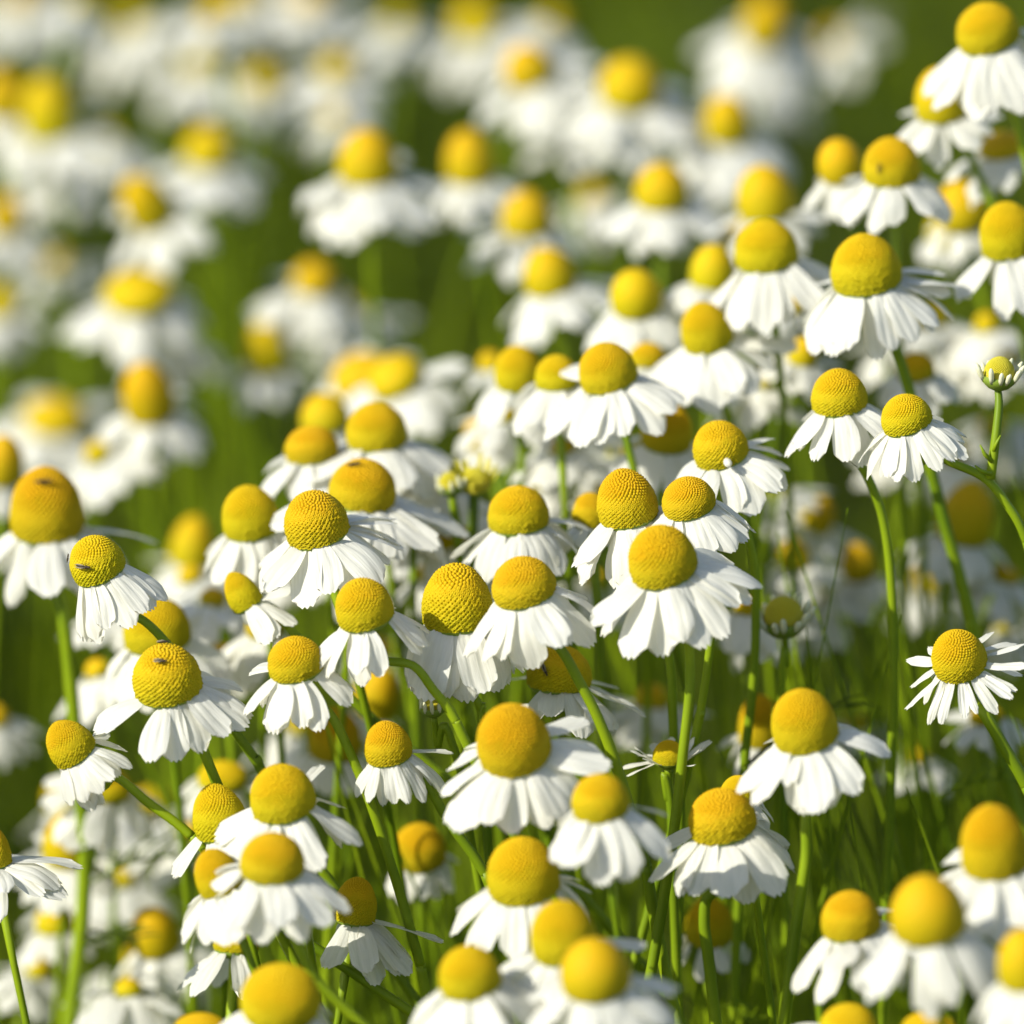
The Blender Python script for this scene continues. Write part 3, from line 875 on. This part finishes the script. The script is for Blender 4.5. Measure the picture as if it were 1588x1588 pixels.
bud(1216, 958, 74, 4, 26, 7, "half opened bud with pale stubby rays round a yellow middle, amid green stems, mid right", open_=-62, rays=13, stem=[(1215, 1010), (1212, 1100), (1215, 1300)])
bud(672, 1094, 44, 6, 22, 2, "small closed green striped bud between two stems under the tallest honeycombed cone", open_=-95, rays=10, flat=.3, stem=[(690, 1125), (715, 1200), (730, 1300)], seed=8)
bud(700, 752, 44, 10, 20, 11, "yellow green bud beside the greenish young head, in front of white rays", open_=-80, rays=9, stem=[(705, 800), (712, 860)], seed=5)

# the forked plant: its second arm and bud are parts of the same thing
th = rec_branch["th"]
rnd = random.Random(77)
db = rec_branch["d"]
bx, by, bw = 1549, 588, 58
ax, e1, e2 = frame_axes(-4, 20)
bb = at(bx, by, db)
arm = catmull([bb - ax * .0012, at(1549, 630, db), at(1544, 680, db), at(1536, 742, db + .001)], 7)
root = th.location.copy()
sb = MB()
sb.tube([p - root for p in arm], [0.00042 + 0.0002 * i / len(arm) for i in range(len(arm))], 8)
for (x0, y0, x1, y1) in ((1538, 715, 1520, 690), (1541, 700, 1552, 675), (1536, 735, 1512, 722)):
    sb.tube([at(x0, y0, db) - root, at((x0 + x1) / 2 - 2, (y0 + y1) / 2 + 2, db - .0005) - root, at(x1, y1, db - .001) - root], [.0003, .00025, .0001], 6)
link("side_stem", sb.mesh("side_stem_mesh", M_STEM), th, Matrix.Translation(root))
be = bpy.data.objects.new("bud", None)
COL.objects.link(be)
be.location = bb
be.parent = th
be.location = bb - root
bud_D = bw * FW / 1588 * db / FD


be["world"] = [bb.x, bb.y, bb.z]
bud_mesh_parts(be, bb, ax, e1, e2, bud_D, -72, rnd, rays=12, flat=.62)
del be["world"]


# the stub ray on the rim of one dome
def head_at(x, y):
    best, bd = None, 1e9
    for r in FL:
        c_ = r["base"] + r["ax"] * r["D"] * r["hr"] * .4
        v = c_ - CAM
        dd = v.dot(FWD)
        s = FW / 1588.0 * dd / FD
        px, py = 794 + v.dot(RT) / s, 794 - v.dot(UP) / s
        q = (px - x) ** 2 + (py - y) ** 2
        if q < bd:
            best, bd = r, q
    return best


def on_disc(rec, x, y):
    """point of the dome's surface under a photo point, and its outward normal"""
    D, hr, HM = rec["D"], rec["hr"], rec["HM"]
    inv = HM.inverted()
    o = inv @ CAM
    q = inv @ at(x, y, FD)
    dr = (q - o).normalized()
    # ellipsoid matching the dome: widest a bit above the rim
    a = D * .5
    zc = -Z0 / (0.78 - Z0) * D * hr
    bz = D * hr - zc
    S = Vector((1 / a, 1 / a, 1 / bz))
    oo = Vector(((o.x) * S.x, (o.y) * S.y, (o.z - zc) * S.z))
    dd = Vector((dr.x * S.x, dr.y * S.y, dr.z * S.z))
    A, B, C = dd.dot(dd), oo.dot(dd), oo.dot(oo) - 1
    disc = B * B - A * C
    t = (-B - math.sqrt(max(disc, 0))) / A
    p = o + dr * t
    n = Vector((p.x / a ** 2, p.y / a ** 2, (p.z - zc) / bz ** 2)).normalized()
    return HM @ p, (HM.to_3x3() @ n).normalized()


r = head_at(1115, 690)
p, nrm = on_disc(r, 1127, 715)
b = MB()
b.tube([(0, 0, -.0004), (0, 0, .0003), (0, 0, .0009), (.0001, 0, .0013)], [.0003, .00048, .00046, .0002], 10)
q = nrm.to_track_quat('Z', 'Y')
link("petal", b.mesh("stub_ray_mesh", M_PETAL), r["th"], Matrix.Translation(p) @ q.to_matrix().to_4x4())


def insect(x, y, hx, hy, ang, size, label, wings=True):
    rec = head_at(hx, hy)
    p, nrm = on_disc(rec, x, y)
    t = (RT * math.cos(R(ang)) + UP * math.sin(R(ang)))
    t = (t - nrm * t.dot(nrm)).normalized()
    s = nrm.cross(t)
    M = Matrix(((t.x, s.x, nrm.x, p.x), (t.y, s.y, nrm.y, p.y), (t.z, s.z, nrm.z, p.z), (0, 0, 0, 1)))
    M = M @ Matrix.Translation((0, 0, size * .14)) @ Matrix.Scale(size, 4)
    b = MB()
    prof = [(.004, -.5), (.05, -.42), (.085, -.25), (.1, -.05), (.085, .08), (.06, .13), (.095, .2), (.09, .3), (.05, .35), (.075, .4), (.07, .46), (.01, .5)]
    rotm = Matrix.Rotation(math.pi / 2, 4, 'Y') @ Matrix.Identity(4)
    b.lathe(prof, 10, rotm)
    for sgn in (-1, 1):
        for xx, dx in ((.28, .12), (.2, 0), (.08, -.14)):
            b.tube([(xx, sgn * .06, 0), (xx + dx * .5, sgn * .17, .06), (xx + dx, sgn * .27, -.13)], [.016, .013, .008], 5)
        b.tube([(.46, sgn * .03, .03), (.56, sgn * .07, .08), (.66, sgn * .12, .06)], [.012, .01, .007], 5)
    th = link("insect", b.mesh("insect_mesh", M_BUG), None, M)
    th["label"] = label
    th["category"] = "insect"
    th["group"] = "tiny insects on the discs"
    if wings:
        for sgn in (-1, 1):
            w = MB()
            w.tube([(.2, sgn * .05, .1), (-.05, sgn * .1, .12), (-.35, sgn * .1, .1), (-.55, sgn * .05, .07)], [.02, .045, .04, .01], 6)
            wo = link("wing", w.mesh("wing_mesh", M_WING))
            wo.parent = th
    return th


bpy.context.view_layer.update()
insect(130, 878, 148, 868, -4, .0019, "dark winged insect lying across the disc of the sharp flower beside the tall cone")
insect(107, 866, 148, 868, 80, .0011, "tiny dark insect on the left rim of that same insect-bearing disc beside the tall cone", False)
insect(249, 1026, 258, 1047, -3, .0016, "thin dark insect lying level near the middle of the two-insect disc")
insect(253, 998, 258, 1047, 8, .0014, "dark insect standing on the very top of the two-insect disc")
insect(846, 1039, 868, 1037, -62, .0017, "small black insect lying head down on the disc crossed by a green stem")
insect(67, 748, 72, 782, 4, .0022, "blurred dark insect near the top of the tall cone at the left edge", False)
insect(548, 722, 563, 752, -3, .0018, "dark blurred insect on top of the dome behind the raised ray", False)
insect(1364, 262, 1382, 252, 80, .0014, "blurred dark insect on the spotted dome at the upper right", False)

# ------------------------------------------------------------------ undergrowth: stems and thread-like leaves nobody could count
rng = random.Random(9)
ub = MB()


for i in range(2150):
    y = rng.uniform(-0.05, 1.5)
    half = 0.12 + 0.10 * max(0, y)
    x = rng.uniform(-half, half)
    if i >= 1450:      # the bed goes on to the sides and behind
        x = rng.choice((-1, 1)) * rng.uniform(half, half + .35)
        y = rng.uniform(-.2, 1.3)
    hmax = 0.165 + min(.03, max(0, y - 0.1) * .1)
    h = hmax * rng.uniform(.55, 1.0)
    p0 = Vector((x, y, 0))
    tip = p0 + Vector((rng.gauss(-.03, .028), rng.gauss(-.01, .022), h))
    m1 = p0.lerp(tip, .4) + Vector((rng.gauss(0, .006), rng.gauss(0, .006), 0))
    m2 = p0.lerp(tip, .75) + Vector((rng.gauss(0, .006), rng.gauss(0, .006), 0))
    pts = catmull([p0, m1, m2, tip], 3)
    r = rng.uniform(.0004, .0011)
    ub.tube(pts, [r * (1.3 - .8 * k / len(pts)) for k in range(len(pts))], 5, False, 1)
    for k in range(rng.randint(2, 4)):
        t = rng.uniform(.3, .95)
        q = p0.lerp(tip, t)
        a = rng.uniform(0, 6.28)
        dv = Vector((math.cos(a), math.sin(a), rng.uniform(.1, .9))).normalized()
        thread_leaf(ub, q, dv, rng.uniform(.02, .045), .00032, rng)
for (xa, xb, ya, yb, n_) in ((1180, 1590, 700, 1150, 46), (1000, 1260, 980, 1450, 26), (480, 760, 1060, 1400, 26), (150, 470, 1150, 1400, 10), (1250, 1500, 1150, 1400, 12)):
    for i in range(n_):
        d = depth(rng.uniform(5, 30))
        top = at(rng.uniform(xa, xb), rng.uniform(ya, yb), d)
        sl = rng.uniform(.08, .5) if rng.random() < .8 else -rng.uniform(.05, .35)
        z1 = top.z * .62
        dz = top.z - z1
        m1 = Vector((top.x + sl * dz * .8, top.y + rng.uniform(0, .012), z1))
        m2 = Vector((m1.x + sl * dz * .25, m1.y + rng.uniform(0, .01), z1 * .5))
        gd = Vector((m2.x + sl * dz * .1, m2.y, 0))
        r = rng.uniform(.00028, .00055)
        pts = catmull([top, m1, m2, gd], 5)
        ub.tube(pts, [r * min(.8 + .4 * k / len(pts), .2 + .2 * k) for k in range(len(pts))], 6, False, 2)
        if rng.random() < .6:
            a = rng.uniform(0, 6.28)
            thread_leaf(ub, pts[rng.randint(2, 5)], Vector((math.cos(a), math.sin(a), rng.uniform(.3, .9))).normalized(), rng.uniform(.010, .018), .0002, rng, 2)
        for k in range(rng.randint(0, 2)):
            q = pts[rng.randint(2, 7)]
            side = 1 if rng.random() < .5 else -1
            e = q + Vector((side * rng.uniform(.003, .009), rng.uniform(-.004, .004), rng.uniform(.006, .015)))
            ub.tube([q, q.lerp(e, .5) + Vector((side * .001, 0, -.001)), e], [r * .7, r * .6, r * .35], 5, False, 2)
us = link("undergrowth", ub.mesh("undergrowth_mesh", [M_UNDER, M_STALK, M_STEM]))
us["kind"] = "stuff"
us["label"] = "tangle of green chamomile stems and thread-like leaves below the flower heads"
us["category"] = "undergrowth"

# ------------------------------------------------------------------ the rest of the bed, beyond both sides and behind
mv, mf, mm = MB(), None, None
src = [(COROLLA[42][k], DISC_LO[k % 2]) for k in range(4)]
src = [[([tuple(v.co) for v in m.vertices], [tuple(p.vertices) for p in m.polygons]) for m in pair] for pair in src]
for i in range(620):
    y = rng.uniform(-.2, 1.2)
    if i % 3 == 0:
        y = rng.uniform(.55, 1.3)
        x = rng.uniform(-.45, .45)
    else:
        y = rng.uniform(-.15, .6)
        x = rng.choice((-1, 1)) * rng.uniform(.085 + .05 * max(0, y + .1), .34)
    if x < 0 and y < .3 and x > -.17:
        x -= .09
    z = .25 + rng.uniform(-.02, .03)
    if abs(x) < .2 and y > .3:
        z = .26 + rng.uniform(0, .02)
    D = rng.uniform(.0065, .0085)
    ax, e1, e2 = frame_axes(rng.gauss(14, 9), rng.gauss(24, 8))
    b0 = Vector((x, y, z))
    HM = head_matrix(b0, ax, e1, e2)
    k = rng.randrange(4)
    for (vs, fs), m4, mi in ((src[k][0], HM @ Matrix.Scale(D, 4), 0), (src[k][1], HM @ Matrix.Diagonal((D, D, D * .72, 1)), 1)):
        mv.add([tuple(m4 @ Vector(p)) for p in vs], fs, mi)
    pts, root = stem_path(b0 - ax * .2 * D, ax, None, FD, rng)
    mv.tube(pts[::3] + [pts[-1]] if (len(pts) - 1) % 3 else pts[::3], .0006, 5, False, 2)
mo = link("flower_mass", mv.mesh("flower_mass_mesh", [M_PETAL, M_DISC, M_STEM]))
mo["kind"] = "stuff"
mo["label"] = "mass of further chamomile flowers of the same bed around the pictured ones"
mo["category"] = "flower bed"
